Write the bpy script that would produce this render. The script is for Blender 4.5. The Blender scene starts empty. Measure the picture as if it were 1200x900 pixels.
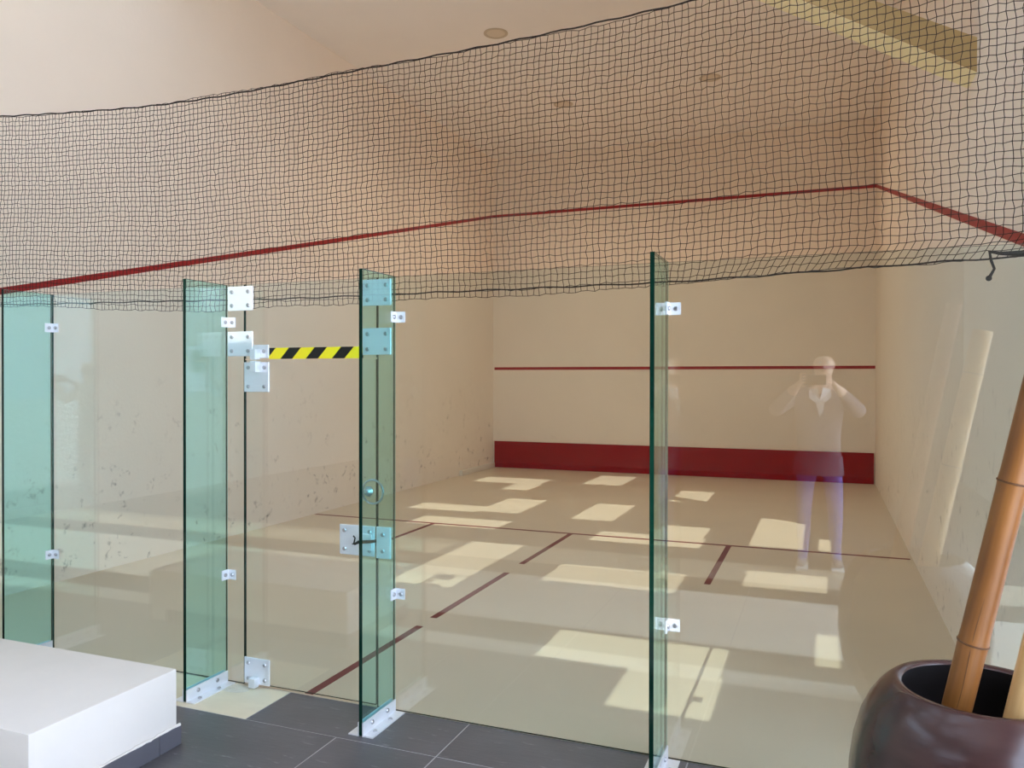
import bpy, bmesh, math, random
from mathutils import Vector, Matrix, Quaternion
random.seed(7)
SC = bpy.context.scene
COL = SC.collection

# ------------------------------------------------------------------ camera, sky, sun, exposure
CAM = Vector((5.6437, -3.6468, 1.6139))
yaw, pitch, roll, FPX = 0.374685, -0.0062267, 0.001452, 926.5
cd = bpy.data.cameras.new('camera'); cam = bpy.data.objects.new('camera', cd); COL.objects.link(cam)
cd.sensor_width = 36.0; cd.lens = FPX / 1200 * 36.0; cd.clip_start = 0.005; cd.clip_end = 200
_f = Vector((-math.sin(yaw) * math.cos(pitch), math.cos(yaw) * math.cos(pitch), math.sin(pitch)))
_r = Vector((math.cos(yaw), math.sin(yaw), 0)); _u = _r.cross(_f)
_r2 = _r * math.cos(roll) + _u * math.sin(roll); _u2 = _u * math.cos(roll) - _r * math.sin(roll)
M3 = Matrix((_r2, _u2, -_f)).transposed()
cam.matrix_world = Matrix.Translation(CAM) @ M3.to_4x4()
SC.camera = cam

world = bpy.data.worlds.new('sky'); SC.world = world; world.use_nodes = True
bg = world.node_tree.nodes['Background']
bg.inputs[0].default_value = (0.70, 0.835, 1.08, 1); bg.inputs[1].default_value = 1.28

SUN_EL = math.radians(40)
sd = bpy.data.lights.new('sun', 'SUN'); sd.energy = 1.75; sd.angle = math.radians(0.2); sd.color = (1, 0.95, 0.87)
sun = bpy.data.objects.new('sun', sd); COL.objects.link(sun)
sun.rotation_mode = 'QUATERNION'
sun.rotation_quaternion = Vector((0, -math.cos(SUN_EL), math.sin(SUN_EL))).to_track_quat('Z', 'Y')
sun.location = (3, -14, 12)

def portal(name, loc, direction, sx, sy):
    l = bpy.data.lights.new(name, 'AREA'); l.shape = 'RECTANGLE'; l.size = sx; l.size_y = sy
    l.cycles.is_portal = True
    o = bpy.data.objects.new(name, l); COL.objects.link(o); o.location = loc
    o.rotation_mode = 'QUATERNION'; o.rotation_quaternion = (-Vector(direction)).to_track_quat('Z', 'Y')
    return o
portal('sky_portal_side', (7.75, -3.3, 1.9), (-1, 0, 0), 5.6, 3.8)
portal('sky_portal_roof', (1.5, -4.2, 5.85), (0, 0, -1), 8.8, 13.4)

vs = SC.view_settings
vs.view_transform = 'Standard'; vs.look = 'None'; vs.gamma = 1.0; vs.use_curve_mapping = False
vs.exposure = 2.66
SC.cycles.transparent_max_bounces = 32
SC.cycles.max_bounces = 16; SC.cycles.diffuse_bounces = 10; SC.cycles.glossy_bounces = 5
SC.cycles.use_denoising = True

# ------------------------------------------------------------------ materials
def srgb(r, g, b):
    f = lambda c: (c / 255 / 12.92) if c / 255 <= 0.04045 else ((c / 255 + 0.055) / 1.055) ** 2.4
    return (f(r), f(g), f(b), 1)
class NT:
    def __init__(s, name):
        s.m = bpy.data.materials.new(name); s.m.use_nodes = True; s.t = s.m.node_tree
        s.p = s.t.nodes['Principled BSDF']; s.out = s.t.nodes['Material Output']
    def n(s, kind, **kw):
        nd = s.t.nodes.new(kind)
        for k, v in kw.items():
            if k.startswith('i_'):
                key = k[2:]; key = int(key) if key.isdigit() else key.replace('_', ' ')
                nd.inputs[key].default_value = v
            else: setattr(nd, k, v)
        return nd
    def l(s, a, b): s.t.links.new(a, b)
def mat(name, col, rough=0.6, metal=0.0, noise=0.06, scale=6.0, bump=0.0, bscale=40.0, spec=0.5, stretch=None):
    k = NT(name)
    k.p.inputs['Roughness'].default_value = rough; k.p.inputs['Metallic'].default_value = metal
    k.p.inputs['Specular IOR Level'].default_value = spec
    tc = k.n('ShaderNodeTexCoord'); src = tc.outputs['Object']
    if stretch:
        mp = k.n('ShaderNodeMapping'); mp.inputs['Scale'].default_value = stretch
        k.l(src, mp.inputs[0]); src = mp.outputs[0]
    ns = k.n('ShaderNodeTexNoise', i_Scale=scale, i_Detail=5.0); k.l(src, ns.inputs['Vector'])
    mx = k.n('ShaderNodeMix', data_type='RGBA')
    lo = tuple(c * (1 - noise) for c in col[:3]) + (1,); hi = tuple(min(1, c * (1 + noise)) for c in col[:3]) + (1,)
    mx.inputs['A'].default_value = lo; mx.inputs['B'].default_value = hi
    k.l(ns.outputs['Fac'], mx.inputs['Factor']); k.l(mx.outputs['Result'], k.p.inputs['Base Color'])
    if bump:
        nb = k.n('ShaderNodeTexNoise', i_Scale=bscale, i_Detail=4.0); k.l(src, nb.inputs['Vector'])
        b = k.n('ShaderNodeBump', i_Strength=bump, i_Distance=0.01)
        k.l(nb.outputs['Fac'], b.inputs['Height']); k.l(b.outputs[0], k.p.inputs['Normal'])
    return k.m
def wall_mat(name, col, scuff=0.0, top=1.4, rough=0.75):
    """painted plaster; ball scuffs scattered below the given height"""
    k = NT(name); k.p.inputs['Roughness'].default_value = rough; k.p.inputs['Specular IOR Level'].default_value = 0.25
    tc = k.n('ShaderNodeTexCoord')
    n1 = k.n('ShaderNodeTexNoise', i_Scale=1.3, i_Detail=6.0); k.l(tc.outputs['Object'], n1.inputs['Vector'])
    mx = k.n('ShaderNodeMix', data_type='RGBA')
    mx.inputs['A'].default_value = tuple(c * 0.95 for c in col[:3]) + (1,); mx.inputs['B'].default_value = tuple(min(1, c * 1.04) for c in col[:3]) + (1,)
    k.l(n1.outputs['Fac'], mx.inputs['Factor']); last = mx.outputs['Result']
    if scuff:
        wp = k.n('ShaderNodeTexNoise', i_Scale=5.0, i_Detail=3.0); k.l(tc.outputs['Object'], wp.inputs['Vector'])
        vm = k.n('ShaderNodeVectorMath', operation='MULTIPLY_ADD'); vm.inputs[1].default_value = (0.12,) * 3
        k.l(wp.outputs['Color'], vm.inputs[0]); k.l(tc.outputs['Object'], vm.inputs[2])
        vo = k.n('ShaderNodeTexNoise', i_Scale=9.0, i_Detail=6.0, i_Roughness=0.7); k.l(vm.outputs[0], vo.inputs['Vector'])
        ra = k.n('ShaderNodeMapRange'); ra.inputs['From Min'].default_value = 0.58; ra.inputs['From Max'].default_value = 0.72
        k.l(vo.outputs['Fac'], ra.inputs['Value'])
        sp = k.n('ShaderNodeSeparateXYZ'); k.l(tc.outputs['Object'], sp.inputs[0])
        hz = k.n('ShaderNodeMapRange'); hz.inputs['From Min'].default_value = 0.1; hz.inputs['From Max'].default_value = top
        hz.inputs['To Min'].default_value = 1.0; hz.inputs['To Max'].default_value = 0.0
        k.l(sp.outputs['Z'], hz.inputs['Value'])
        mu = k.n('ShaderNodeMath', operation='MULTIPLY'); k.l(ra.outputs[0], mu.inputs[0]); k.l(hz.outputs[0], mu.inputs[1])
        cn = k.n('ShaderNodeTexNoise', i_Scale=1.1, i_Detail=2.0); k.l(tc.outputs['Object'], cn.inputs['Vector'])
        cr = k.n('ShaderNodeMapRange'); cr.inputs['From Min'].default_value = 0.36; cr.inputs['From Max'].default_value = 0.50; k.l(cn.outputs['Fac'], cr.inputs['Value'])
        m0 = k.n('ShaderNodeMath', operation='MULTIPLY'); k.l(mu.outputs[0], m0.inputs[0]); k.l(cr.outputs[0], m0.inputs[1])
        m2 = k.n('ShaderNodeMath', operation='MULTIPLY'); m2.inputs[1].default_value = scuff; k.l(m0.outputs[0], m2.inputs[0])
        mz = k.n('ShaderNodeMix', data_type='RGBA'); mz.inputs['B'].default_value = srgb(96, 92, 84)
        k.l(m2.outputs[0], mz.inputs['Factor']); k.l(last, mz.inputs['A']); last = mz.outputs['Result']
    k.l(last, k.p.inputs['Base Color'])
    nb = k.n('ShaderNodeTexNoise', i_Scale=35.0, i_Detail=4.0); k.l(tc.outputs['Object'], nb.inputs['Vector'])
    b = k.n('ShaderNodeBump', i_Strength=0.12, i_Distance=0.01); k.l(nb.outputs['Fac'], b.inputs['Height']); k.l(b.outputs[0], k.p.inputs['Normal'])
    return k.m
def glass_mat(name, tint, f0=0.064):
    """clear architectural glass: tinted see-through sheet plus Fresnel mirror, same for every ray"""
    k = NT(name); t = k.t; t.nodes.remove(k.p)
    geo = k.n('ShaderNodeNewGeometry')
    dt = k.n('ShaderNodeVectorMath', operation='DOT_PRODUCT'); k.l(geo.outputs['Incoming'], dt.inputs[0]); k.l(geo.outputs['Normal'], dt.inputs[1])
    ab = k.n('ShaderNodeMath', operation='ABSOLUTE'); k.l(dt.outputs['Value'], ab.inputs[0])
    om = k.n('ShaderNodeMath', operation='SUBTRACT'); om.inputs[0].default_value = 1.0; k.l(ab.outputs[0], om.inputs[1])
    pw = k.n('ShaderNodeMath', operation='POWER'); pw.inputs[1].default_value = 5.0; k.l(om.outputs[0], pw.inputs[0])
    ma = k.n('ShaderNodeMath', operation='MULTIPLY_ADD', use_clamp=True); ma.inputs[1].default_value = 1 - f0; ma.inputs[2].default_value = f0
    k.l(pw.outputs[0], ma.inputs[0])
    tr = k.n('ShaderNodeBsdfTransparent'); tr.inputs[0].default_value = tint
    gl = k.n('ShaderNodeBsdfGlossy'); gl.inputs['Roughness'].default_value = 0.0; gl.inputs[0].default_value = (0.97, 1, 0.99, 1)
    ms = k.n('ShaderNodeMixShader'); k.l(ma.outputs[0], ms.inputs[0]); k.l(tr.outputs[0], ms.inputs[1]); k.l(gl.outputs[0], ms.inputs[2])
    k.l(ms.outputs[0], k.out.inputs['Surface'])
    return k.m
WALLC = (0.86, 0.765, 0.66, 1)
M = {}
M['wall_side'] = wall_mat('wall_paint_scuffed', WALLC, 0.95, 1.9)
M['wall_front'] = wall_mat('wall_paint_front', WALLC, 0.12, 3.0)
M['wall_lobby'] = wall_mat('wall_paint_lobby', (0.70, 0.66, 0.6, 1))
M['wall_rear'] = wall_mat('wall_paint_rear', (0.16, 0.12, 0.09, 1))
M['ceiling'] = wall_mat('ceiling_paint', (0.87, 0.83, 0.79, 1))
M['court_floor'] = mat('court_floor_screed', (0.64, 0.54, 0.41, 1), 0.33, noise=0.07, scale=1.6, bump=0.03, bscale=20)
M['line_red'] = mat('maroon_floor_paint', srgb(112, 24, 26), 0.5, noise=0.12, scale=14)
M['wall_red'] = mat('red_wall_paint', srgb(150, 14, 20), 0.55, noise=0.1, scale=10)
M['tin'] = mat('dark_red_gloss_paint', srgb(146, 0, 10), 0.2, noise=0.06, scale=3, spec=0.18)
M['slate'] = mat('slate_tile', srgb(82, 80, 84), 0.36, noise=0.3, scale=5, bump=0.25, bscale=16, stretch=(1, 2.2, 1))
k = NT('slate_tile_scratched'); tc = k.n('ShaderNodeTexCoord')
mpa = k.n('ShaderNodeMapping'); mpa.inputs['Scale'].default_value = (3.0, 14.0, 1); mpa.inputs['Rotation'].default_value = (0, 0, 0.5); k.l(tc.outputs['Object'], mpa.inputs[0])
n1 = k.n('ShaderNodeTexNoise', i_Scale=2.2, i_Detail=6.0, i_Roughness=0.65); k.l(mpa.outputs[0], n1.inputs['Vector'])
n2 = k.n('ShaderNodeTexNoise', i_Scale=3.0, i_Detail=5.0); k.l(tc.outputs['Object'], n2.inputs['Vector'])
b1_ = k.n('ShaderNodeMix', data_type='RGBA'); b1_.inputs['A'].default_value = srgb(62, 60, 63); b1_.inputs['B'].default_value = srgb(98, 95, 98); k.l(n2.outputs['Fac'], b1_.inputs['Factor'])
r1_ = k.n('ShaderNodeMapRange'); r1_.inputs['From Min'].default_value = 0.60; r1_.inputs['From Max'].default_value = 0.74; r1_.inputs['To Max'].default_value = 0.6; k.l(n1.outputs['Fac'], r1_.inputs['Value'])
b2_ = k.n('ShaderNodeMix', data_type='RGBA'); b2_.inputs['B'].default_value = srgb(160, 156, 158); k.l(r1_.outputs[0], b2_.inputs['Factor']); k.l(b1_.outputs['Result'], b2_.inputs['A'])
k.l(b2_.outputs['Result'], k.p.inputs['Base Color']); k.p.inputs['Roughness'].default_value = 0.36
bp_ = k.n('ShaderNodeBump', i_Strength=0.2, i_Distance=0.01); k.l(n1.outputs['Fac'], bp_.inputs['Height']); k.l(bp_.outputs[0], k.p.inputs['Normal'])
M['slate'] = k.m
M['slate_dark'] = mat('slate_skirting', srgb(84, 82, 88), 0.45, noise=0.15, scale=9)
M['beige'] = mat('beige_stone', srgb(212, 198, 172), 0.4, noise=0.1, scale=7, bump=0.08, bscale=18, stretch=(1, 2.5, 1))
M['pale_stone'] = mat('pale_limestone', srgb(228, 222, 208), 0.5, noise=0.06, scale=5)
M['black_stone'] = mat('black_granite', srgb(40, 40, 40), 0.5, noise=0.15, scale=20)
M['grout'] = mat('pale_grout', srgb(176, 172, 172), 0.9, noise=0.1)
M['concrete'] = mat('terrace_concrete', srgb(232, 228, 220), 0.8, noise=0.08, scale=2)
M['plaster'] = mat('white_plaster', srgb(216, 208, 200), 0.7, noise=0.035, scale=7, bump=0.12, bscale=14)
M['mortar'] = mat('white_mortar', srgb(196, 186, 170), 0.9, noise=0.08, scale=30, bump=0.6, bscale=60)
M['glass'] = glass_mat('clear_float_glass', (0.94, 0.985, 0.985, 1))
M['glass_fin'] = glass_mat('green_toughened_glass', (0.755, 0.985, 0.985, 1), 0.06)
M['filter_glass'] = glass_mat('roof_filter_glass', (0.65, 0.66, 0.65, 1))
M['glass_edge'] = mat('polished_green_glass_edge', srgb(6, 40, 31), 0.12, noise=0.15, scale=3, spec=0.25)
M['seal'] = mat('brown_silicone_seal', srgb(104, 84, 66), 0.6, noise=0.1)
M['alu'] = mat('brushed_aluminium', (0.80, 0.80, 0.83, 1), 0.42, 0.55, noise=0.05, scale=20, stretch=(1, 1, 12))
M['bolt'] = mat('steel_bolt', (0.45, 0.44, 0.45, 1), 0.3, 0.9, noise=0.1, scale=60)
M['dark_metal'] = mat('dark_bronze_latch', srgb(52, 46, 40), 0.4, 0.6, noise=0.1)
M['net'] = mat('brown_nylon_cord', srgb(40, 26, 20), 0.85, noise=0.2, scale=30)
M['rope'] = mat('black_rope', srgb(28, 18, 14), 0.9, noise=0.3, scale=60)
M['ochre_lit'] = mat('ochre_painted_light', srgb(252, 240, 196), 0.7, noise=0.04, scale=4)  # light on the beam's underside put into its colour
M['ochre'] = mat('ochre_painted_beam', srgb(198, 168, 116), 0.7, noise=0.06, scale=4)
M['lamp_trim'] = mat('lamp_trim_grey', srgb(196, 182, 162), 0.5, noise=0.05)
M['lamp_lens'] = mat('lamp_lens_frosted', srgb(212, 198, 178), 0.3, noise=0.03)
M['frame'] = mat('dark_window_frame', srgb(60, 58, 56), 0.5, 0.3)
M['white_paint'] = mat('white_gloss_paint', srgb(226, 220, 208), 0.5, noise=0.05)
M['skin'] = mat('skin', srgb(236, 196, 172), 0.5, noise=0.06, scale=20)
M['jacket'] = mat('charcoal_jacket', srgb(116, 110, 116), 0.8, noise=0.15, scale=25)
M['jeans'] = mat('blue_denim', srgb(100, 116, 190), 0.85, noise=0.15, scale=40)
M['shirt'] = mat('white_shirt', srgb(238, 236, 236), 0.75, noise=0.03)
M['shoe'] = mat('grey_trainer', srgb(150, 148, 150), 0.6, noise=0.1)
M['sole'] = mat('white_rubber', srgb(235, 233, 228), 0.6, noise=0.03)
M['black'] = mat('black_plastic', srgb(18, 18, 20), 0.25, noise=0.1)
M['soil'] = mat('dark_soil', srgb(24, 18, 14), 0.95, noise=0.3, scale=30, bump=0.6, bscale=50)
# hazard tape
k = NT('hazard_tape'); tc = k.n('ShaderNodeTexCoord'); sp = k.n('ShaderNodeSeparateXYZ'); k.l(tc.outputs['Object'], sp.inputs[0])
m1 = k.n('ShaderNodeMath', operation='MULTIPLY_ADD'); m1.inputs[1].default_value = -0.95; k.l(sp.outputs['Z'], m1.inputs[0]); k.l(sp.outputs['X'], m1.inputs[2])
m2 = k.n('ShaderNodeMath', operation='ADD'); m2.inputs[1].default_value = 0.012 + 10 * 0.157; k.l(m1.outputs[0], m2.inputs[0])
m3 = k.n('ShaderNodeMath', operation='MODULO'); m3.inputs[1].default_value = 0.157; k.l(m2.outputs[0], m3.inputs[0])
m4 = k.n('ShaderNodeMath', operation='LESS_THAN'); m4.inputs[1].default_value = 0.074; k.l(m3.outputs[0], m4.inputs[0])
mx = k.n('ShaderNodeMix', data_type='RGBA'); mx.inputs['A'].default_value = srgb(248, 226, 30); mx.inputs['B'].default_value = srgb(14, 12, 8)
k.l(m4.outputs[0], mx.inputs['Factor']); k.l(mx.outputs['Result'], k.p.inputs['Base Color']); k.p.inputs['Roughness'].default_value = 0.4
M['tape'] = k.m
# bamboo: stretched fibres, dark spots
def bamboo_mat(name, a, b, rough=0.35):
    k = NT(name); tc = k.n('ShaderNodeTexCoord'); mp = k.n('ShaderNodeMapping'); mp.inputs['Scale'].default_value = (30, 30, 1.2)
    k.l(tc.outputs['Object'], mp.inputs[0]); ns = k.n('ShaderNodeTexNoise', i_Scale=1.6, i_Detail=5.0); k.l(mp.outputs[0], ns.inputs['Vector'])
    n2 = k.n('ShaderNodeTexNoise', i_Scale=3.0, i_Detail=3.0); k.l(tc.outputs['Object'], n2.inputs['Vector'])
    ad = k.n('ShaderNodeMath', operation='MULTIPLY_ADD'); ad.inputs[1].default_value = 0.5; k.l(n2.outputs['Fac'], ad.inputs[0]); 
    h = k.n('ShaderNodeMath', operation='MULTIPLY'); h.inputs[1].default_value = 0.5; k.l(ns.outputs['Fac'], h.inputs[0]); k.l(h.outputs[0], ad.inputs[2])
    rp = k.n('ShaderNodeMapRange'); rp.inputs['From Min'].default_value = 0.35; rp.inputs['From Max'].default_value = 0.65; k.l(ad.outputs[0], rp.inputs['Value'])
    mx = k.n('ShaderNodeMix', data_type='RGBA'); mx.inputs['A'].default_value = a; mx.inputs['B'].default_value = b
    k.l(rp.outputs[0], mx.inputs['Factor']); k.l(mx.outputs['Result'], k.p.inputs['Base Color']); k.p.inputs['Roughness'].default_value = rough
    return k.m
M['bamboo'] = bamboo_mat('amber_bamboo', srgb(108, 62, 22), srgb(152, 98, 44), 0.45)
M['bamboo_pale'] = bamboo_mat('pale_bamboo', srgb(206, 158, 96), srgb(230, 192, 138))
M['bamboo_node'] = mat('bamboo_node_ring', srgb(92, 56, 24), 0.6, noise=0.2, scale=30)
M['pot'] = mat('glazed_maroon_pot', srgb(60, 38, 36), 0.2, noise=0.35, scale=5, bump=0.07, bscale=9, stretch=(1, 1, 6))
M['pot_in'] = mat('unglazed_pot_inside', srgb(30, 22, 20), 0.8, noise=0.2)

# ------------------------------------------------------------------ builders
def bm_box(bm, x0, x1, y0, y1, z0, z1):
    v = [bm.verts.new(c) for c in ((x0,y0,z0),(x1,y0,z0),(x1,y1,z0),(x0,y1,z0),(x0,y0,z1),(x1,y0,z1),(x1,y1,z1),(x0,y1,z1))]
    return [bm.faces.new([v[i] for i in f]) for f in ((0,3,2,1),(4,5,6,7),(0,1,5,4),(1,2,6,5),(2,3,7,6),(3,0,4,7))]
def box(*a, bevel=0.0, seg=2):
    bm = bmesh.new(); bm_box(bm, *a)
    if bevel: bmesh.ops.bevel(bm, geom=bm.edges[:], offset=bevel, segments=seg, affect='EDGES', profile=0.5)
    return bm
def frame_of(d):
    d = d.normalized(); a = Vector((0, 0, 1)) if abs(d.z) < 0.9 else Vector((1, 0, 0))
    s = d.cross(a).normalized(); return s, d.cross(s).normalized()
def bm_tube(bm, pts, r, n=8, cap=True):
    pts = [Vector(p) for p in pts]; rings = []
    rr = r if isinstance(r, (list, tuple)) else [r] * len(pts)
    s = None
    for i, p in enumerate(pts):
        d = (pts[min(i + 1, len(pts) - 1)] - pts[max(i - 1, 0)]).normalized()
        if s is None: s, t = frame_of(d)
        else:
            s = (s - d * s.dot(d)).normalized(); t = d.cross(s)
        rings.append([bm.verts.new(p + (s * math.cos(2 * math.pi * j / n) + t * math.sin(2 * math.pi * j / n)) * rr[i]) for j in range(n)])
    for a, b in zip(rings, rings[1:]):
        for j in range(n): bm.faces.new((a[j], a[(j + 1) % n], b[(j + 1) % n], b[j]))
    if cap and n > 2: bm.faces.new(rings[0][::-1]); bm.faces.new(rings[-1])
    return bm
def tube(pts, r, n=8): return bm_tube(bmesh.new(), pts, r, n)
def lathe(profile, n=48, center=(0, 0, 0)):
    bm = bmesh.new(); rings = []
    for z, r in profile:
        rings.append([bm.verts.new((center[0] + r * math.cos(2 * math.pi * j / n), center[1] + r * math.sin(2 * math.pi * j / n), center[2] + z)) for j in range(n)] if r > 1e-6
                     else [bm.verts.new((center[0], center[1], center[2] + z))])
    for a, b in zip(rings, rings[1:]):
        for j in range(n):
            if len(a) == 1: bm.faces.new((a[0], b[(j + 1) % n], b[j]))
            elif len(b) == 1: bm.faces.new((a[j], a[(j + 1) % n], b[0]))
            else: bm.faces.new((a[j], a[(j + 1) % n], b[(j + 1) % n], b[j]))
    return bm
def origin(p):
    v = Vector((0, 0, 0))
    while p: v += p.location; p = p.parent
    return v
def obj(name, bm, mats, parent=None, smooth=False, loc=None):
    """bm in world coordinates; becomes one mesh object under parent"""
    off = origin(parent) if parent else Vector((0, 0, 0))
    base = Vector(loc) if loc is not None else off
    bmesh.ops.recalc_face_normals(bm, faces=bm.faces[:])
    bmesh.ops.translate(bm, verts=bm.verts[:], vec=-base)
    me = bpy.data.meshes.new(name); bm.to_mesh(me); bm.free()
    for m in (mats if isinstance(mats, (list, tuple)) else [mats]): me.materials.append(m)
    if smooth:
        for p in me.polygons: p.use_smooth = True
        try: me.set_sharp_from_angle(angle=math.radians(40))
        except Exception: pass
    o = bpy.data.objects.new(name, me); COL.objects.link(o); o.parent = parent
    o.location = base - off
    return o
def share(name, me, parent, world_loc, rot=None):
    o = bpy.data.objects.new(name, me); COL.objects.link(o); o.parent = parent
    o.location = Vector(world_loc) - (origin(parent) if parent else Vector((0, 0, 0)))
    if rot: o.rotation_euler = rot
    return o
def tag(o, label=None, cat=None, group=None, kind=None):
    if label: o['label'] = label
    if cat: o['category'] = cat
    if group: o['group'] = group
    if kind: o['kind'] = kind
    return o
def thing(name, loc, label, cat, group=None):
    o = bpy.data.objects.new(name, None); COL.objects.link(o); o.location = loc; o.empty_display_size = 0.1
    return tag(o, label, cat, group)
def struct(name, bm, m, label=None, **kw):
    return tag(obj(name, bm, m, **kw), label, None, None, 'structure')

# ------------------------------------------------------------------ the court shell
W, L, H = 6.4, 9.75, 5.65
GY = -0.28                      # plane of the glass wall
floor = struct('floor', box(-0.0, W, GY, L, -0.12, 0.0), M['court_floor'], 'pale grey screed floor of the squash court')
wl = struct('wall_left', box(-0.2, 0, GY, L + 0.2, -0.12, H), M['wall_side'], 'cream plaster side wall with ball scuffs on the left')
wr = struct('wall_right', box(W, W + 0.2, GY - 0.02, L + 0.2, -0.12, H), M['wall_side'], 'cream plaster side wall with ball scuffs on the right')
wf = struct('wall_front', box(0, W, L, L + 0.2, -0.12, H), M['wall_front'], 'cream plaster front wall of the court')

# painted floor lines (thin paint films on the floor)
def floor_line(x0, x1, y0, y1): return obj('court_line', box(x0, x1, y0, y1, -0.004, 0.0012), M['line_red'], floor)
floor_line(0.02, W - 0.02, 4.235, 4.285)
floor_line(1.575, 1.625, 2.66, 4.235); floor_line(4.775, 4.825, 2.70, 4.235)
floor_line(3.175, 3.225, 2.80, 4.235); floor_line(3.175, 3.225, 1.12, 2.46); floor_line(3.175, 3.225, -0.27, 0.93)
# wall lines
obj('service_line', box(0.03, W - 0.005, L - 0.003, L + 0.004, 1.78, 1.83), M['wall_red'], wf)
obj('out_line', box(0.0, W, L - 0.003, L + 0.004, 4.57, 4.62), M['wall_red'], wf)
def slope_line(x0, x1, parent):
    bm = bmesh.new(); za, zb = 2.13 + 0.25 * (GY + 0.02), 4.57
    a, b = GY + 0.02, L
    v = [bm.verts.new((x, y, z + dz)) for x in (x0, x1) for (y, z, dz) in ((a, za, 0), (b, zb, 0), (b, zb, 0.052), (a, za, 0.052))]
    for f in ((0, 1, 2, 3), (4, 7, 6, 5), (0, 4, 5, 1), (1, 5, 6, 2), (2, 6, 7, 3), (3, 7, 4, 0)): bm.faces.new([v[i] for i in f])
    return obj('out_line', bm, M['wall_red'], parent)
slope_line(-0.004, 0.003, wl); slope_line(W - 0.003, W + 0.004, wr)
tin = obj('tin_board', box(0.04, W - 0.02, L - 0.03, L - 0.001, 0.0, 0.48, bevel=0.004), M['tin'])
tag(tin, 'glossy dark red tin board along the foot of the front wall', 'tin board')
trim = struct('trim_1', box(0.0, 0.06, 8.3, L - 0.04, 0, 0.085, bevel=0.008), M['white_paint'], 'short white strip at the foot of the left wall, far end')  # low white strip along the wall base

# ceiling over court and lobby: solid boards around a lattice of roof openings
T = math.tan(SUN_EL); TH = 0.06
def hole(x0, x1, y0, y1):       # opening that throws its sun patch onto floor area (x0..x1, y0..y1)
    return (x0, x1, y0 - H / T - TH / T, y1 - H / T)
PATCH = [(4.08, 5.13, 0.70, 1.20), (4.64, 5.15, 0.16, 0.72),
         (3.53, 4.60, 2.35, 2.95), (5.06, 5.68, 2.76, 3.30), (4.98, 5.47, 4.33, 5.95), (5.61, 5.74, 1.12, 1.71),
         (2.93, 3.42, 5.11, 6.32), (3.75, 4.22, 6.83, 7.92), (1.70, 2.24, 5.20, 6.30), (0.80, 1.72, 5.10, 5.55),
         (1.28, 2.37, 4.18, 4.68), (2.41, 2.96, 1.86, 3.52), (0.50, 1.60, 7.75, 8.37), (1.24, 1.66, 7.09, 7.77),
         (2.20, 2.80, 8.08, 9.22), (3.46, 4.55, 4.02, 4.52), (4.00, 4.52, 4.50, 5.11), (5.61, 5.72, 4.35, 4.91)]
PATCH += [(-2.8, -0.35, 0.9, 6.2), (-2.8, 0.15, -3.95, -1.05), (0.15, 2.3, -3.95, -1.72)]      # unseen roof openings added to brighten the lobby floor
holes = [hole(*p) for p in PATCH]
def slab_with_holes(x0, x1, y0, y1, z0, z1, hs):
    xs = sorted({x0, x1, *[min(max(v, x0), x1) for h in hs for v in h[:2]]})
    ys = sorted({y0, y1, *[min(max(v, y0), y1) for h in hs for v in h[2:]]})
    bm = bmesh.new()
    for ya, yb in zip(ys, ys[1:]):
        run = None
        for xa, xb in zip(xs, xs[1:]):
            cx, cy = (xa + xb) / 2, (ya + yb) / 2
            op = any(h[0] < cx < h[1] and h[2] < cy < h[3] for h in hs)
            if not op: run = (run[0], xb) if run else (xa, xb)
            if op and run: bm_box(bm, run[0], run[1], ya, yb, z0, z1); run = None
        if run: bm_box(bm, run[0], run[1], ya, yb, z0, z1)
    return bm
ymax = max(h[3] for h in holes) + 0.3
ceil = struct('ceiling', box(-0.2, W + 0.2, ymax, L + 0.2, H, H + 0.2), M['ceiling'], 'cream ceiling of the squash court')
clob = struct('ceiling_lobby', slab_with_holes(-3.2, 8.3, -11.3, ymax, H, H + TH, holes), M['ceiling'], 'cream lobby roof pierced by a lattice of openings')

struct('roof_light_filter', box(-3.1, 8.2, -11.2, ymax - 0.02, H + TH + 0.004, H + TH + 0.014), M['filter_glass'], 'added unseen tinted sheet dimming sun and sky through the roof openings')  # sheet added out of view to weaken light through the roof
# ------------------------------------------------------------------ lobby shell
fl = struct('floor_lobby', box(-3.2, 7.9, -11.1, GY, -0.14, -0.002), M['grout'], 'tiled lobby floor, dark slate with a beige threshold')
tile_cache = {}
def tile(x0, x1, y0, y1, m, gap=0.006):
    key = (round(x1 - x0, 3), round(y1 - y0, 3), m)
    if key not in tile_cache:
        hx, hy = (x1 - x0) / 2 - gap / 2, (y1 - y0) / 2 - gap / 2
        bm = box(-hx, hx, -hy, hy, -0.0015, 0.0, bevel=0.0006, seg=1)
        me = bpy.data.meshes.new('tile'); bmesh.ops.recalc_face_normals(bm, faces=bm.faces[:]); bm.to_mesh(me); bm.free(); me.materials.append(M[m]); tile_cache[key] = me
    return share('tile', tile_cache[key], fl, ((x0 + x1) / 2, (y0 + y1) / 2, random.uniform(-0.0004, 0.0002)))
def run(xs, y0, y1, m):
    for a, b in zip(xs, xs[1:]): tile(a, b, y0, y1, m)
S = 1.01
run([-3.2, -1.94, -0.93, 0.08, 1.09, 2.10], -0.63, GY - 0.002, 'slate'); run([2.10, 3.10], -0.63, GY - 0.002, 'beige')
run([3.10, 4.11, 5.12, 6.13, 7.14, 7.9], -0.63, GY - 0.002, 'slate')
run([-3.2, -2.45, -1.44, -0.43, 0.58, 1.59, 2.60, 3.61, 4.11, 5.12, 6.13, 7.14, 7.9], -1.23, -0.63, 'slate')
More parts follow.
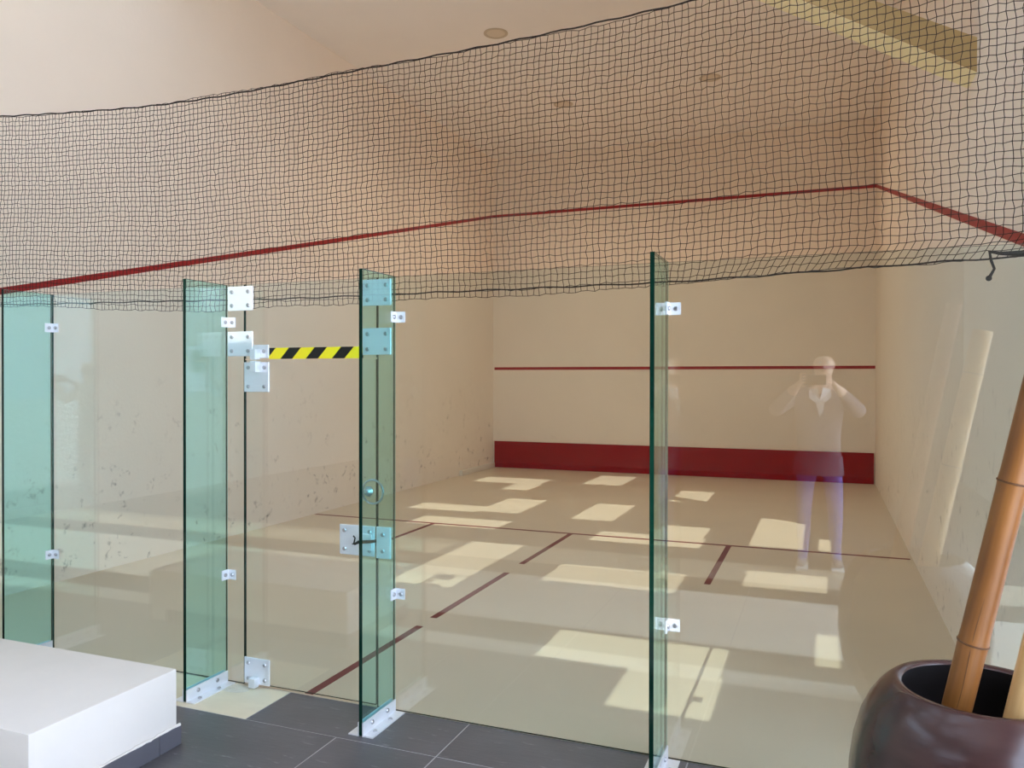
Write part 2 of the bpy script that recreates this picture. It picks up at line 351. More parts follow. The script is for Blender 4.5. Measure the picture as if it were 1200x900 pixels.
for (a, b, m) in ((-1.44, -1.23, 'pale_stone'), (-1.82, -1.44, 'black_stone'), (-2.42, -1.82, 'pale_stone'), (-3.02, -2.42, 'pale_stone'), (-3.46, -3.02, 'black_stone'),
                  (-4.1, -3.46, 'beige'), (-5.1, -4.1, 'slate'), (-6.1, -5.1, 'slate'), (-7.1, -6.1, 'slate'), (-8.1, -7.1, 'slate'), (-9.1, -8.1, 'slate'), (-10.1, -9.1, 'slate'), (-11.1, -10.1, 'slate')):
    run([-3.2 + 0.925 * i for i in range(13)], a, b, m)
# rear lobby wall: solid behind the photographer, wide opening further left, solid above
struct('wall_rear', box(-3.2, 7.9, -11.3, -11.1, -0.1, H), M['wall_rear'], 'dim brown lobby wall behind the photographer')
struct('wall_lobby_left', box(-3.2, -3.0, -11.1, GY, -0.1, H), M['wall_lobby'], 'cream lobby wall on the far left')
struct('wall_lobby_return', box(-3.0, -0.2, GY - 0.2, GY, -0.1, H), M['wall_lobby'], 'cream lobby wall beside the court')
struct('wall_lobby_return_right', box(W + 0.2, 7.7, GY - 0.2, GY, -0.1, H), M['wall_lobby'], 'cream lobby wall right of the court')
bm = bmesh.new(); bm_box(bm, 7.7, 7.9, -6.1, GY, 3.8, H); bm_box(bm, 7.7, 7.9, -11.1, -6.1, -0.1, H); bm_box(bm, 7.7, 7.9, -0.5, GY, -0.1, 3.8)
struct('wall_lobby_right', bm, M['wall_lobby'], 'lobby wall with a wide daylight opening on the right')
struct('ground', box(-60, 60, -60, 60, -0.4, -0.15), M['concrete'], 'pale concrete terrace outside')

# inclined beam on the right wall
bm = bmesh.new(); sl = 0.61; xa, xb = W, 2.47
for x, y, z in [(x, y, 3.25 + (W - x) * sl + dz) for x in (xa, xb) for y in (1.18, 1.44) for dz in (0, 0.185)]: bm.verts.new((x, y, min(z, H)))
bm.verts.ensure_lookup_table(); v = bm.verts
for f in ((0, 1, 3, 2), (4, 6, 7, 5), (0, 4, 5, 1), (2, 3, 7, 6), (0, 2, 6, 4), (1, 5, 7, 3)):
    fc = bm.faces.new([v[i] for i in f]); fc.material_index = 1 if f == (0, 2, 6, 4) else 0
struct('trim_2', bm, [M['ochre'], M['ochre_lit']], 'ochre painted inclined beam meeting the right wall')

# recessed ceiling lamps
def downlight(x, y, label):
    t = thing('ceiling_lamp', (x, y, H), label, 'lamp', 'recessed ceiling lamps')
    obj('trim_ring', lathe([(-0.006, 0.108), (-0.012, 0.125), (-0.006, 0.142), (0, 0.142), (0, 0.108), (-0.006, 0.108)], 32, (x, y, H)), M['lamp_trim'], t, True)
    obj('lens', lathe([(-0.004, 0.0), (-0.0045, 0.06), (-0.003, 0.108), (0, 0.108), (0, 0)], 32, (x, y, H)), M['lamp_lens'], t, True)
def fill_spot(x, y):  # warm fill added to brighten the front wall; the lamps look unlit
    l = bpy.data.lights.new('fill_spot', 'SPOT'); l.energy = 19; l.color = (1.0, 0.82, 0.60); l.spot_size = math.radians(150); l.spot_blend = 1.0; l.shadow_soft_size = 0.09
    o = bpy.data.objects.new('fill_spot', l); COL.objects.link(o); o.location = (x, y, H - 0.03)
q = (H - CAM.z) / (5.8 - CAM.z)
def at_h(x, y): return CAM.x + (x - CAM.x) * q, CAM.y + (y - CAM.y) * q
downlight(*at_h(1.943, 5.211), 'round recessed ceiling lamp just above the top rope of the net')
downlight(*at_h(1.95, 7.859), 'round recessed ceiling lamp seen through the net, left of the other')
downlight(*at_h(4.17, 7.589), 'round recessed ceiling lamp seen through the net, right of the other')
for p in ((1.943, 5.211), (1.95, 7.859), (4.17, 7.589)): fill_spot(*at_h(*p))

# ------------------------------------------------------------------ glass wall
GT = 0.012; GZ = 2.11
bolt_me = None
def bolt_mesh():
    global bolt_me
    if bolt_me is None:
        bm = lathe([(0, 0.0105), (0.004, 0.0105), (0.007, 0.008), (0.0075, 0.0), ], 10)
        bmesh.ops.recalc_face_normals(bm, faces=bm.faces[:]); bolt_me = bpy.data.meshes.new('bolt'); bm.to_mesh(bolt_me); bm.free(); bolt_me.materials.append(M['bolt'])
    return bolt_me
def bolts(parent, pts, axis):
    rot = {'-y': (math.pi / 2, 0, 0), '+x': (0, math.pi / 2, 0), '-x': (0, -math.pi / 2, 0), '+z': (0, 0, 0)}[axis]
    for p in pts: share('bolt', bolt_mesh(), parent, p, rot)
def pane(x0, x1, z0, z1, parent, name='pane', normal='y', y0=None, y1=None, main='glass', edge='glass_edge', left=None, right=None):
    """flat glass sheet; broad faces see-through, narrow faces carry the green edge"""
    bm = bmesh.new()
    if normal == 'y': bm_box(bm, x0, x1, GY - GT / 2, GY + GT / 2, z0, z1)
    else: bm_box(bm, x0, x1, y0, y1, z0, z1)
    bmesh.ops.recalc_face_normals(bm, faces=bm.faces[:])
    for f in bm.faces:
        big = abs(f.normal.y) > 0.9 if normal == 'y' else abs(f.normal.x) > 0.9
        f.material_index = 0 if big else (0 if normal == 'x' and f.normal.y > 0.9 else 1)
    return obj(name, bm, [M[main], M[edge]], parent)
def glass_panel(x0, x1, label):
    t = thing('glass_screen', ((x0 + x1) / 2, GY, 0), label, 'glass panel', 'fixed panels of the glass back wall')
    pane(x0, x1, 0.003, GZ, t); return t
glass_panel(0.01, 1.386, 'fixed clear glass panel at the left edge of the picture')
p2 = glass_panel(1.394, 2.803, 'fixed clear glass panel behind the white bench, left of the door')
p4 = glass_panel(3.613, 5.021, 'fixed clear glass panel just right of the glass door')
glass_panel(5.029, 6.385, 'fixed clear glass panel behind the maroon pot, with the reflected photographer')

def plate(name, x0, x1, z0, z1, parent, hb=True, y=GY - GT / 2, th=0.009, inset=0.028):
    p = obj(name, box(x0, x1, y - th, y, z0, z1, bevel=0.0015, seg=1), M['alu'], parent)
    if hb: bolts(p, [(x, y - th, z) for x in (x0 + inset, x1 - inset) for z in (z0 + inset, z1 - inset)], '-y')
    return p
# transom over the door with its four patch plates and the hazard tape
tr = thing('transom_panel', (3.208, GY, 1.718), 'glass transom above the door with yellow and black tape on its lower edge', 'glass panel')
pane(2.808, 3.608, 1.718, GZ, tr)
plate('patch_plate', 2.704, 2.866, 1.972, 2.100, tr)
plate('patch_plate', 2.704, 2.866, 1.732, 1.862, tr)
plate('patch_plate', 3.535, 3.694, 1.972, 2.100, tr)
plate('patch_plate', 3.535, 3.694, 1.732, 1.862, tr)
tp = plate('pivot_plate', 2.868, 2.968, 1.722, 1.790, tr, hb=False)
bolts(tp, [(2.940, GY - GT / 2 - 0.009, 1.757)], '-y')
obj('pivot_knuckle', box(2.885, 2.918, GY - 0.058, GY - GT / 2 - 0.009, 1.712, 1.768, bevel=0.003), M['alu'], tp)
ht = obj('hazard_tape', box(2.968, 3.534, GY - GT / 2 - 0.0012, GY - GT / 2 - 0.0002, 1.716, 1.774), M['tape'], tr)
tag(ht, 'yellow and black striped warning tape')
# the door
door = thing('door_1', (3.208, GY, 0), 'frameless glass door with aluminium pivots, round pull and lock, between two glass fins', None)
door['kind'] = 'structure'
pane(2.810, 3.606, 0.012, 1.712, door)
dp = plate('pivot_plate', 2.812, 2.970, 1.545, 1.700, door)
obj('pivot_knuckle', box(2.885, 2.920, GY - 0.058, GY - GT / 2 - 0.009, 1.648, 1.706, bevel=0.003), M['alu'], dp)
db = plate('pivot_plate', 2.812, 2.972, 0.014, 0.150, door)
obj('pivot_knuckle', box(2.868, 2.908, GY - 0.052, GY - GT / 2 - 0.009, 0.006, 0.055, bevel=0.003), M['alu'], db)
lk = plate('lock_plate', 3.403, 3.604, 0.742, 0.890, door)
obj('latch_case', box(3.535, 3.598, GY - 0.035, GY - GT / 2 - 0.009, 0.775, 0.855, bevel=0.003), M['alu'], lk)
obj('latch_lever', tube([(3.500, GY - 0.030, 0.800), (3.53, GY - 0.045, 0.815), (3.60, GY - 0.045, 0.822), (3.628, GY - 0.045, 0.828)], [0.006, 0.008, 0.008, 0.008], 8), M['dark_metal'], lk)
obj('key', tube([(3.488, GY - 0.03, 0.80), (3.508, GY - 0.05, 0.806), (3.515, GY - 0.05, 0.835), (3.505, GY - 0.05, 0.845)], 0.004, 6), M['dark_metal'], lk)
pull = obj('door_pull', tube([(3.597 + 0.058 * math.cos(a), GY - 0.022, 1.062 + 0.058 * math.sin(a)) for a in [2 * math.pi * i / 32 for i in range(33)]], 0.005, 8), M['bolt'], door, True)
bm = lathe([(0, 0.024), (0.012, 0.026), (0.02, 0.018), (0.028, 0.016), (0.034, 0.008), (0.035, 0)], 20)
bmesh.ops.rotate(bm, verts=bm.verts[:], cent=(0, 0, 0), matrix=Matrix.Rotation(math.pi / 2, 3, 'X'))
bmesh.ops.translate(bm, verts=bm.verts[:], vec=(3.570, GY - GT / 2, 1.062))
obj('knob', bm, M['bolt'], pull, True)
# keeper plate on the fixed panel
kp = plate('lock_keeper', 3.616, 3.694, 0.738, 0.892, p4, hb=False, th=0.014)
bolts(kp, [(3.652, GY - GT / 2 - 0.014, z) for z in (0.775, 0.855)], '-y')

# fins with angle brackets and clips
def fin(x, label):
    GT = 0.018
    y0, y1 = GY - 0.305, GY - 0.009
    t = thing('glass_fin', (x, (y0 + y1) / 2, 0), label, 'glass fin', 'upright glass fins bracing the glass wall')
    pane(x - GT / 2, x + GT / 2, 0.004, GZ, t, normal='x', y0=y0, y1=y1, main='glass_fin')
    obj('silicone_seal', box(x - 0.004, x + 0.004, GY - 0.009, GY - 0.0062, 0.004, GZ), M['seal'], t)
    for s in (-1, 1):
        a = x + s * GT / 2; b = a + s * 0.005; c = a + s * 0.055
        bm = bmesh.new(); bm_box(bm, min(a, b), max(a, b), y0 - 0.002, y1 - 0.004, 0.0, 0.062); bm_box(bm, min(b, c), max(b, c), y0 - 0.002, y1 - 0.004, 0.0, 0.005)
        br = obj('angle_bracket', bm, M['alu'], t)
        bolts(br, [(b, yy, 0.038) for yy in (y0 + 0.075, y1 - 0.085)], '+x' if s > 0 else '-x')
        bolts(br, [((b + c) / 2, yy, 0.005) for yy in (y0 + 0.06, y1 - 0.10)], '+z')
    for z in (1.912, 0.574):
        a = x + GT / 2; g = GY - 0.006
        bm = bmesh.new(); bm_box(bm, a, a + 0.005, g - 0.05, g, z - 0.026, z + 0.026); bm_box(bm, a + 0.005, a + 0.052, g - 0.005, g, z - 0.026, z + 0.026)
        cl = obj('corner_clip', bm, M['alu'], t)
        bolts(cl, [(a + 0.005, g - 0.027, z)], '+x'); bolts(cl, [(a + 0.031, g - 0.005, z)], '-y')
    return t
fin(1.390, 'green glass fin nearest the left edge of the picture')
fin(2.690, 'green glass fin on the hinge side of the door, beside the white bench')
fin(3.708, 'green glass fin on the lock side of the door')
fin(5.025, 'green glass fin seen almost edge on, right of the door')
mt = obj('mortar_patch', lathe([(0.0, 0.085), (0.002, 0.07), (0.0045, 0.04), (0.005, 0)], 14, (2.80, GY - 0.07, 0)), M['mortar'], fl, True)
mt.scale = (1, 0.6, 1); mt.location.y += (GY - 0.07) * 0.4

# ------------------------------------------------------------------ the net
def interp(tab, x):
    for (a, b), (c, d) in zip(tab, tab[1:]):
        if x <= c: return b + (d - b) * (x - a) / (c - a)
    return tab[-1][1]
def sm(tab, x): return sum(interp(tab, min(max(x + d, 0), W)) for d in (-0.3, -0.2, -0.1, 0, 0.1, 0.2, 0.3)) / 7
TOP = [(0, 3.33), (0.9, 3.25), (1.6, 3.193), (2.27, 3.155), (2.85, 3.16), (3.4, 3.176), (4.3, 3.192), (5.05, 3.23), (6.4, 3.34)]
BOT = [(0, 2.08), (0.9, 2.06), (1.28, 2.055), (1.77, 2.016), (2.3, 1.985), (2.8, 1.99), (3.8, 2.002), (4.9, 2.008), (5.1, 2.035), (5.9, 2.062), (6.4, 2.075)]
ROPE = [(0, 2.085), (0.9, 2.075), (1.5, 2.062), (2.2, 2.052), (2.9, 2.035), (3.6, 2.035), (4.9, 2.035), (5.15, 2.036), (5.9, 2.064), (6.4, 2.078)]
NX, NZ = 217, 41
net = thing('court_net', (3.2, -0.2, 2.0), 'brown mesh ball net hanging across the court above the glass wall', 'net')
rng = random.Random(3)
def netpt(i, j):
    u, w = i / NX, j / NZ
    x = 0.01 + u * (W - 0.02); zt, zb = sm(TOP, x), sm(BOT, x)
    z = zb + (zt - zb) * w
    hem = max(0.0, 1 - (z - zb) / 0.09)
    x2 = x - 0.05 * hem * min(1, max(0, (x - 4.9) / 0.6)) + 0.004 * math.sin(z * 9 + x * 2.1) + 0.003 * math.sin(x * 5 + z * 3)
    y = -0.20 + 0.02 * math.sin(x * 1.7 + z * 2) * w - 0.0 * hem
    z += 0.004 * math.sin(x * 7 + z * 3)
    jt = 0.004
    return Vector((min(max(x2 + rng.uniform(-jt, jt), 0.005), W - 0.005), y + rng.uniform(-jt, jt), z + rng.uniform(-jt, jt)))
P = [[netpt(i, j) for j in range(NZ + 1)] for i in range(NX + 1)]
def strands(lines, r):
    vs_, fs_ = [], []
    for ln in lines:
        base = len(vs_); n = len(ln)
        for i, p in enumerate(ln):
            d = (ln[min(i + 1, n - 1)] - ln[max(i - 1, 0)]).normalized(); s = d.cross(Vector((0, 1, 0))).normalized(); t = d.cross(s)
            for kx in range(3):
                a = 2 * math.pi * kx / 3; vs_.append(p + (s * math.cos(a) + t * math.sin(a)) * r)
        for i in range(n - 1):
            for kx in range(3):
                a0 = base + i * 3 + kx; a1 = base + i * 3 + (kx + 1) % 3
                fs_.append((a0, a1, a1 + 3, a0 + 3))
    return vs_, fs_
def net_part(name, lines, r, m):
    v_, f_ = strands(lines, r); me = bpy.data.meshes.new(name); o0 = origin(net)
    me.from_pydata([p - o0 for p in v_], [], f_); me.materials.append(m)
    o = bpy.data.objects.new(name, me); COL.objects.link(o); o.parent = net; return o
nm = net_part('mesh_cords', P + [[P[i][j] for i in range(NX + 1)] for j in range(NZ + 1)], 0.0018, M['net']); nm['kind'] = 'stuff'
obj('top_rope', tube([(x, -0.2, sm(TOP, x) + 0.003 * math.sin(x * 31)) for x in [0.005 + i * (W - 0.01) / 120 for i in range(121)]], 0.0038, 6), M['rope'], net)
obj('bottom_rope', tube([(x, -0.2 + 0.004 * math.sin(x * 40), sm(ROPE, x) + 0.003 * math.sin(x * 23)) for x in [0.005 + i * (W - 0.01) / 120 for i in range(121)]], 0.0036, 6), M['rope'], net)
obj('tie_rope', tube([(6.385, -0.2, 2.10), (6.33, -0.205, 2.085), (6.26, -0.215, 2.088), (6.225, -0.22, 2.095), (6.23, -0.225, 2.06), (6.24, -0.226, 2.03), (6.225, -0.226, 2.0)], [0.011, 0.012, 0.007, 0.006, 0.005, 0.005, 0.006], 6), M['rope'], net)
bm = bmesh.new(); bmesh.ops.create_icosphere(bm, subdivisions=2, radius=0.011, matrix=Matrix.Translation((6.222, -0.226, 1.995))); obj('knot', bm, M['rope'], net)

# ------------------------------------------------------------------ white bench
BX, BY0, BY1, BZ = 3.0, -1.652, -0.952, 0.337
bn = thing('bench', (2.2, -1.3, 0), 'white plastered masonry bench with dark tile skirting in the left foreground', 'bench')
bm = box(1.45, BX, BY0, BY1, 0.002, BZ, bevel=0.008, seg=2)
rb = random.Random(5)
obj('plaster_block', bm, M['plaster'], bn, True)
yy = BY1 + 0.014
for yb, ya in ((BY1 + 0.014, -1.06), (-1.063, -1.365), (-1.368, BY0 - 0.012)):
    obj('skirting_tile', box(BX, BX + 0.012, ya, yb, 0.001, 0.085, bevel=0.0012, seg=1), M['slate_dark'], bn)
for i in range(2):
    obj('skirting_tile', box(BX - 0.7 * (i + 1) + 0.003, BX - 0.7 * i, BY0 - 0.012, BY0, 0.001, 0.085, bevel=0.0012, seg=1), M['slate_dark'], bn)
    obj('skirting_tile', box(BX - 0.7 * (i + 1) + 0.003, BX - 0.7 * i, BY1, BY1 + 0.012, 0.001, 0.085, bevel=0.0012, seg=1), M['slate_dark'], bn)
# ragged plaster bead over the skirting
pts = [(BX + 0.006, BY1 + 0.01 - i * 0.024, 0.086 + rb.uniform(-0.003, 0.003)) for i in range(30)]
obj('plaster_bead', tube(pts, [0.0055 + rb.uniform(-0.0015, 0.002) for _ in pts], 7), M['plaster'], bn, True)

# ------------------------------------------------------------------ pot and bamboo
PX, PY = 6.05, -1.15
pot = thing('planter_pot', (PX, PY, 0), 'large round dark maroon glazed pot in the right foreground', 'pot')
obj('body', lathe([(0.0, 0.0), (0.0, 0.19), (0.015, 0.205), (0.12, 0.262), (0.26, 0.315), (0.40, 0.335), (0.50, 0.333), (0.58, 0.322), (0.65, 0.303), (0.70, 0.280), (0.735, 0.255), (0.752, 0.238), (0.760, 0.228)], 72, (PX, PY, 0)), M['pot'], pot, True)
obj('rim', lathe([(0.760, 0.228), (0.7645, 0.222), (0.766, 0.212), (0.764, 0.200), (0.758, 0.194)], 72, (PX, PY, 0)), M['pot'], pot, True)
obj('inside', lathe([(0.758, 0.194), (0.73, 0.215), (0.66, 0.275), (0.5, 0.305), (0.30, 0.285), (0.12, 0.23), (0.10, 0.0)], 48, (PX, PY, 0)), M['pot_in'], pot, True)
def bamboo(name, base, top, r, m, nodes, label, cracks=False):
    base, top = Vector(base), Vector(top); d = top - base; ln = d.length
    t = thing(name, base, label, 'bamboo', 'bamboo canes in the maroon pot')
    pts, rad = [], []
    zs = sorted(set([0, 1] + [s for n_ in nodes for s in (n_ - 0.016, n_ - 0.006, n_, n_ + 0.006, n_ + 0.016)] + [i / 40 for i in range(41)]))
    zs = [s for s in zs if 0 <= s <= 1]
    for s in zs:
        near = min([abs(s - n_) for n_ in nodes] + [1]) * ln
        bump = 0.05 * math.exp(-(near / 0.012) ** 2)
        pts.append(base + d * s); rad.append(r * (1 - 0.06 * s) * (1 + bump))
    # local axis along the cane so that the fibres run with it
    bm = bmesh.new(); bm_tube(bm, [(0, 0, s * ln) for s in zs], rad, 22)
    bmesh.ops.recalc_face_normals(bm, faces=bm.faces[:])
    me = bpy.data.meshes.new('cane'); bm.to_mesh(me); bm.free(); me.materials.append(m)
    for p in me.polygons: p.use_smooth = True
    me.set_sharp_from_angle(angle=math.radians(50))
    rotq = d.to_track_quat('Z', 'Y')
    c = bpy.data.objects.new('cane', me); COL.objects.link(c); c.parent = t; c.rotation_mode = 'QUATERNION'; c.rotation_quaternion = rotq
    for n_ in nodes:
        rr = r * (1 - 0.06 * n_) * 1.045
        bm = lathe([(-0.0028, rr), (-0.0012, rr + 0.0022), (0.0012, rr + 0.0022), (0.0028, rr)], 24)
        me = bpy.data.meshes.new('node_ring'); bm.to_mesh(me); bm.free(); me.materials.append(M['bamboo_node'])
        o = bpy.data.objects.new('node_ring', me); COL.objects.link(o); o.parent = t
        o.location = d * n_; o.rotation_mode = 'QUATERNION'; o.rotation_quaternion = rotq
    if cracks:
        dl = rotq.inverted() @ (CAM - (base + d * 0.3)); ang = math.atan2(dl.y, dl.x)
        for (s0, s1, da) in ((0.27, 0.52, 0.0), (0.10, 0.27, 0.12)):
            bm = bmesh.new()
            bm_tube(bm, [((r * 1.0 - 0.0006 - r * 0.06 * s) * math.cos(ang + da + 0.05 * math.sin(s * 40)), (r * 1.0 - 0.0006 - r * 0.06 * s) * math.sin(ang + da + 0.05 * math.sin(s * 40)), s * ln) for s in [s0 + (s1 - s0) * i / 14 for i in range(15)]], [0.0002 + 0.0011 * math.sin(math.pi * i / 14) for i in range(15)], 5)
            me = bpy.data.meshes.new('crack'); bm.to_mesh(me); bm.free(); me.materials.append(M['bamboo_node'])
            o = bpy.data.objects.new('crack', me); COL.objects.link(o); o.parent = c
    return t
d1 = Vector((0.168, -0.05, 0.854)); a1 = Vector((5.99, -1.2, 0.736))
b1 = a1 + d1 * ((0.13 - 0.736) / 0.854); t1 = a1 + d1 * ((1.98 - 0.736) / 0.854)
def zfrac(z): return (z - b1.z) / (t1.z - b1.z)
bamboo('bamboo_cane', b1, t1, 0.0375, M['bamboo'], [zfrac(0.45), zfrac(0.905), zfrac(1.345), zfrac(1.76)], 'cracked amber bamboo cane leaning right out of the maroon pot', True)
a2 = Vector((6.125, -1.262, 0.70)); d2 = Vector((0.20, 0.0, 1.0))
b2 = a2 + d2 * (0.13 - 0.70); t2 = a2 + d2 * (1.85 - 0.70)
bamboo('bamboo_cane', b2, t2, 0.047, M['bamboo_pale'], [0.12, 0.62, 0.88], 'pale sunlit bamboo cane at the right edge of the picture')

# ------------------------------------------------------------------ the photographer (seen mirrored in the glass)
def skin_mesh(verts, edges, radii, root, sub=2):
    me = bpy.data.meshes.new('tmp'); me.from_pydata(verts, edges, []); o = bpy.data.objects.new('tmp', me); COL.objects.link(o)
    md = o.modifiers.new('s', 'SKIN'); md.use_smooth_shade = True; md.branch_smoothing = 0.6
    for i, r in enumerate(radii):
        sv = me.skin_vertices[0].data[i]; sv.radius = r if isinstance(r, tuple) else (r, r); sv.use_root = (i == root)
    sb = o.modifiers.new('d', 'SUBSURF'); sb.levels = sub; sb.render_levels = sub
    dg = bpy.context.evaluated_depsgraph_get(); ev = o.evaluated_get(dg); out = bpy.data.meshes.new_from_object(ev)
    bpy.data.objects.remove(o); bpy.data.meshes.remove(me); return out
ppl = thing('person', (5.61, -4.17, 0), 'bald person in a dark jacket and blue jeans taking a photo, mirrored in the glass', 'person')
V, E_, Rr, part_of = [], [], [], []
def jv(p, r, par, region):
    V.append(p); Rr.append(r); part_of.append(region)
    if par is not None: E_.append((par, len(V) - 1))
    return len(V) - 1
x0, y0 = 5.61, -4.17
pel = jv((x0, y0, 0.97), (0.21, 0.14), None, 'jeans')
wai = jv((x0, y0, 1.12), (0.225, 0.14), pel, 'jacket')
che = jv((x0, y0 - 0.01, 1.32), (0.25, 0.15), wai, 'jacket')
upc = jv((x0 + 0.005, y0, 1.45), (0.20, 0.12), che, 'jacket')
nek = jv((x0 + 0.02, y0 + 0.01, 1.565), 0.058, upc, 'skin')
hd0 = jv((x0 + 0.035, y0 + 0.025, 1.665), (0.066, 0.078), nek, 'skin')
hd1 = jv((x0 + 0.042, y0 + 0.025, 1.75), (0.080, 0.095), hd0, 'skin')
hd2 = jv((x0 + 0.045, y0 + 0.015, 1.815), (0.066, 0.078), hd1, 'skin')
for s, sh, el, wr_, hp in ((-1, (x0 - 0.195, y0, 1.465), (x0 - 0.37, y0 + 0.14, 1.335), (5.452, -3.765, 1.565), (5.475, -3.705, 1.60)),
                           (1, (x0 + 0.205, y0, 1.465), (x0 + 0.33, y0 + 0.14, 1.33), (5.745, -3.775, 1.555), (5.710, -3.705, 1.60))):
    a = jv(sh, 0.085, upc, 'jacket'); b = jv(tuple((Vector(sh) * 0.45 + Vector(el) * 0.55)), 0.072, a, 'jacket'); c = jv(el, 0.064, b, 'jacket')
    d = jv(tuple(Vector(el) * 0.2 + Vector(wr_) * 0.8), 0.046, c, 'jacket'); e = jv(wr_, (0.028, 0.024), d, 'skin'); 
    h = jv(hp, (0.03, 0.017), e, 'skin')
for s, hip, kn, an, toe in ((-1, (x0 - 0.10, y0, 0.88), (x0 - 0.115, y0 + 0.015, 0.50), (x0 - 0.12, y0 - 0.02, 0.09), (x0 - 0.14, y0 + 0.15, 0.045)),
                            (1, (x0 + 0.11, y0, 0.88), (x0 + 0.135, y0 + 0.03, 0.50), (x0 + 0.14, y0 - 0.08, 0.09), (x0 + 0.17, y0 + 0.10, 0.045))):
    a = jv(hip, 0.095, pel, 'jeans'); b = jv(kn, 0.066, a, 'jeans'); c = jv(tuple(Vector(kn) * 0.5 + Vector(an) * 0.5 + Vector((0, -0.015, 0))), 0.06, b, 'jeans')
    d = jv(an, 0.046, c, 'jeans'); e = jv(toe, (0.042, 0.03), d, 'shoe'); f = jv((an[0], an[1] - 0.06, 0.045), (0.036, 0.032), d, 'shoe')
body = skin_mesh(V, E_, Rr, 0)
names = ['skin', 'jacket', 'jeans', 'shoe']
for n_ in names: body.materials.append(M[n_])
VV = [Vector(v) for v in V]
segs = [(VV[a], VV[b], part_of[b]) for a, b in E_]
for p in body.polygons:
    c = p.center; best, reg = 1e9, 'skin'
    for a, b, rg in segs:
        d = b - a; t_ = max(0, min(1, (c - a).dot(d) / d.length_squared)); q_ = (c - a - d * t_).length
        if q_ < best: best, reg = q_, rg
    if c.z > 1.54 and abs(c.x - x0 - 0.03) < 0.12 and c.y < -3.95: reg = 'skin'
    elif c.z > 0.86 and c.z < 1.5 and c.y < -3.85: reg = 'jacket'
    elif c.z < 0.09: reg = 'shoe'
    elif c.z <= 0.86: reg = 'jeans'
    p.material_index = names.index(reg); p.use_smooth = True
for v in body.vertices: v.co -= ppl.location; v.co.z = max(v.co.z, 0.012)
bo = bpy.data.objects.new('body', body); COL.objects.link(bo); bo.parent = ppl
# fingers wrapped on the ends of the phone: children of the body as short skinned chains
PHX0, PHX1, PHY, PHZ0, PHZ1 = 5.497, 5.668, -3.668, 1.571, 1.651
def finger(pts, r0):
    me = skin_mesh([tuple(p) for p in pts], [(i, i + 1) for i in range(len(pts) - 1)], [r0 * (1 - 0.12 * i) for i in range(len(pts))], 0, 1)
    for v in me.vertices: v.co -= ppl.location
    me.materials.append(M['skin'])
    for p in me.polygons: p.use_smooth = True
    o = bpy.data.objects.new('finger', me); COL.objects.link(o); o.parent = ppl
for s, ex, px in ((-1, PHX0, 5.475), (1, PHX1, 5.710)):
    for i, ln in enumerate((0.026, 0.031, 0.029, 0.022)):
        z = PHZ1 + 0.010 - i * 0.024 if s < 0 else PHZ1 + 0.012 - i * 0.025
        finger([(px, -3.71, 1.605 - 0.008 * i), (ex + s * 0.020, -3.672, z), (ex + s * 0.010, -3.653, z + 0.002), (ex - s * (-0.004), -3.652, z + 0.003)] if s > 0 else
               [(px, -3.71, 1.605 - 0.008 * i), (ex + s * 0.020, -3.672, z), (ex + s * 0.008, -3.654, z), (ex + ln * 0.8, -3.654, z + 0.003)], 0.0085)
    finger([(px, -3.715, 1.585), (ex + s * 0.012, -3.700, 1.560), (ex - s * 0.018, -3.684, 1.562)], 0.0095)
# face, collar, hem
hc = Vector((x0 + 0.042, y0 + 0.025, 1.74))
bm = bmesh.new(); bmesh.ops.create_cone(bm, cap_ends=True, segments=10, radius1=0.017, radius2=0.006, depth=0.05, matrix=Matrix.Translation(hc + Vector((0, 0.094, -0.012))) @ Matrix.Rotation(math.radians(20), 4, 'X')); obj('nose', bm, M['skin'], ppl, True)
for s in (-1, 1):
    bm = bmesh.new(); bmesh.ops.create_uvsphere(bm, u_segments=12, v_segments=8, radius=1, matrix=Matrix.Translation(hc + Vector((s * 0.078, -0.005, -0.005))) @ Matrix.Diagonal((0.010, 0.02, 0.032, 1))); obj('ear', bm, M['skin'], ppl, True)
    bm = bmesh.new(); bmesh.ops.create_uvsphere(bm, u_segments=12, v_segments=8, radius=0.011, matrix=Matrix.Translation(hc + Vector((s * 0.031, 0.083, 0.018)))); obj('eye', bm, M['shirt'], ppl, True)
bm = bmesh.new(); bmesh.ops.create_uvsphere(bm, u_segments=12, v_segments=8, radius=1, matrix=Matrix.Translation(hc + Vector((0, 0.080, -0.052))) @ Matrix.Diagonal((0.024, 0.012, 0.007, 1))); obj('mouth', bm, mat('lips', srgb(186, 112, 100), 0.5), ppl, True)
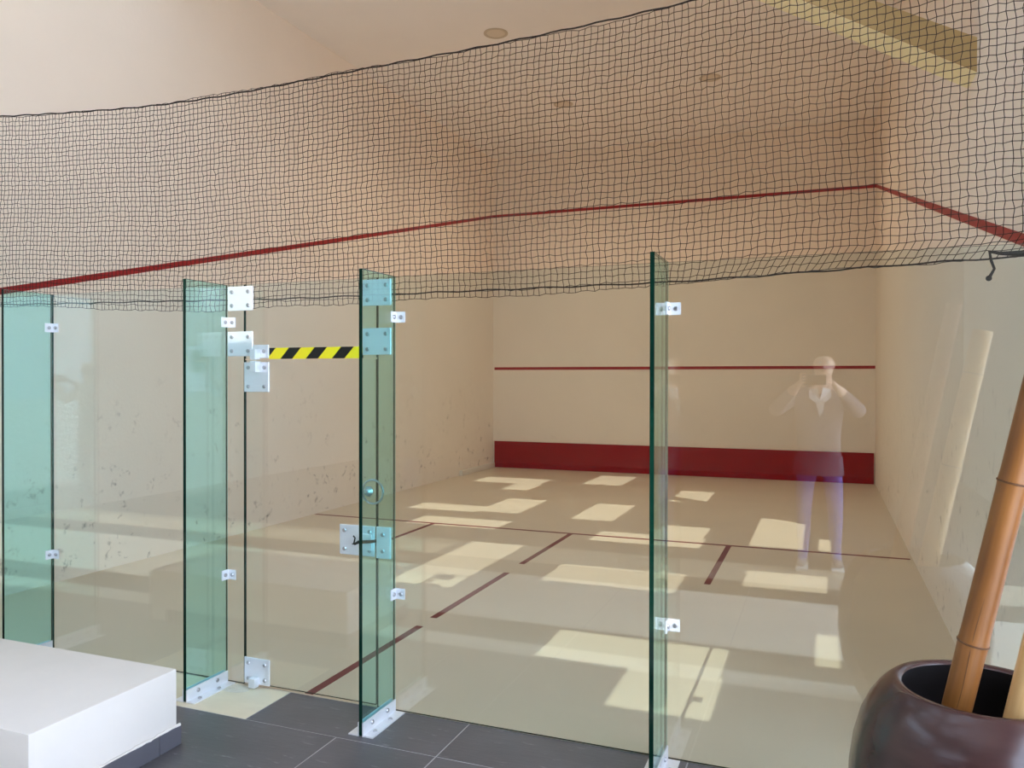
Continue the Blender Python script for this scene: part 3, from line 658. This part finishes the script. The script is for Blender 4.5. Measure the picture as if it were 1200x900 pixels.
for s in (-1, 1):
    bm = bmesh.new(); c0 = Vector((x0 + 0.012, y0 + 0.085, 1.525))
    pts3 = [c0 + Vector((s * 0.02, 0.03, 0.02)), c0 + Vector((s * 0.085, -0.01, 0.005)), c0 + Vector((s * 0.09, 0.045, -0.06)), c0 + Vector((s * 0.045, 0.062, -0.10)), c0 + Vector((0.0, 0.055, -0.085))]
    f1 = bm.faces.new([bm.verts.new(p) for p in pts3]); r = bmesh.ops.extrude_face_region(bm, geom=[f1])
    bmesh.ops.translate(bm, verts=[v for v in r['geom'] if isinstance(v, bmesh.types.BMVert)], vec=(0, -0.008, 0))
    obj('shirt_collar', bm, M['shirt'], ppl)
bm = bmesh.new(); c0 = Vector((x0 + 0.012, y0 + 0.128, 1.40))
f1 = bm.faces.new([bm.verts.new(c0 + Vector(p)) for p in ((-0.045, -0.01, 0.07), (0.045, -0.01, 0.07), (0.02, 0.012, -0.06), (-0.005, 0.012, -0.10))]); r = bmesh.ops.extrude_face_region(bm, geom=[f1])
bmesh.ops.translate(bm, verts=[v for v in r['geom'] if isinstance(v, bmesh.types.BMVert)], vec=(0, -0.03, 0)); obj('shirt_front', bm, M['shirt'], ppl)
bm = bmesh.new(); bmesh.ops.create_cone(bm, cap_ends=False, segments=32, radius1=1, radius2=0.93, depth=0.16, matrix=Matrix.Translation((x0, y0, 0.885)) @ Matrix.Diagonal((0.205, 0.15, 1, 1))); obj('jacket_hem', bm, M['jacket'], ppl, True)
for sx, sy in ((x0 - 0.13, y0 + 0.04), (x0 + 0.155, y0 - 0.01)):
    bm = box(sx - 0.05, sx + 0.05, sy - 0.14, sy + 0.155, 0.0, 0.03, bevel=0.012); obj('shoe_sole', bm, M['sole'], ppl, True)
ph = thing('smartphone', (5.58, PHY, PHZ0), 'black smartphone held level in both hands by the mirrored person', 'phone')
obj('case', box(PHX0, PHX1, PHY - 0.009, PHY, PHZ0, PHZ1, bevel=0.003), M['black'], ph, True)
obj('camera_bump', box(5.627, 5.664, PHY, PHY + 0.003, 1.61, 1.647, bevel=0.001), M['black'], ph)
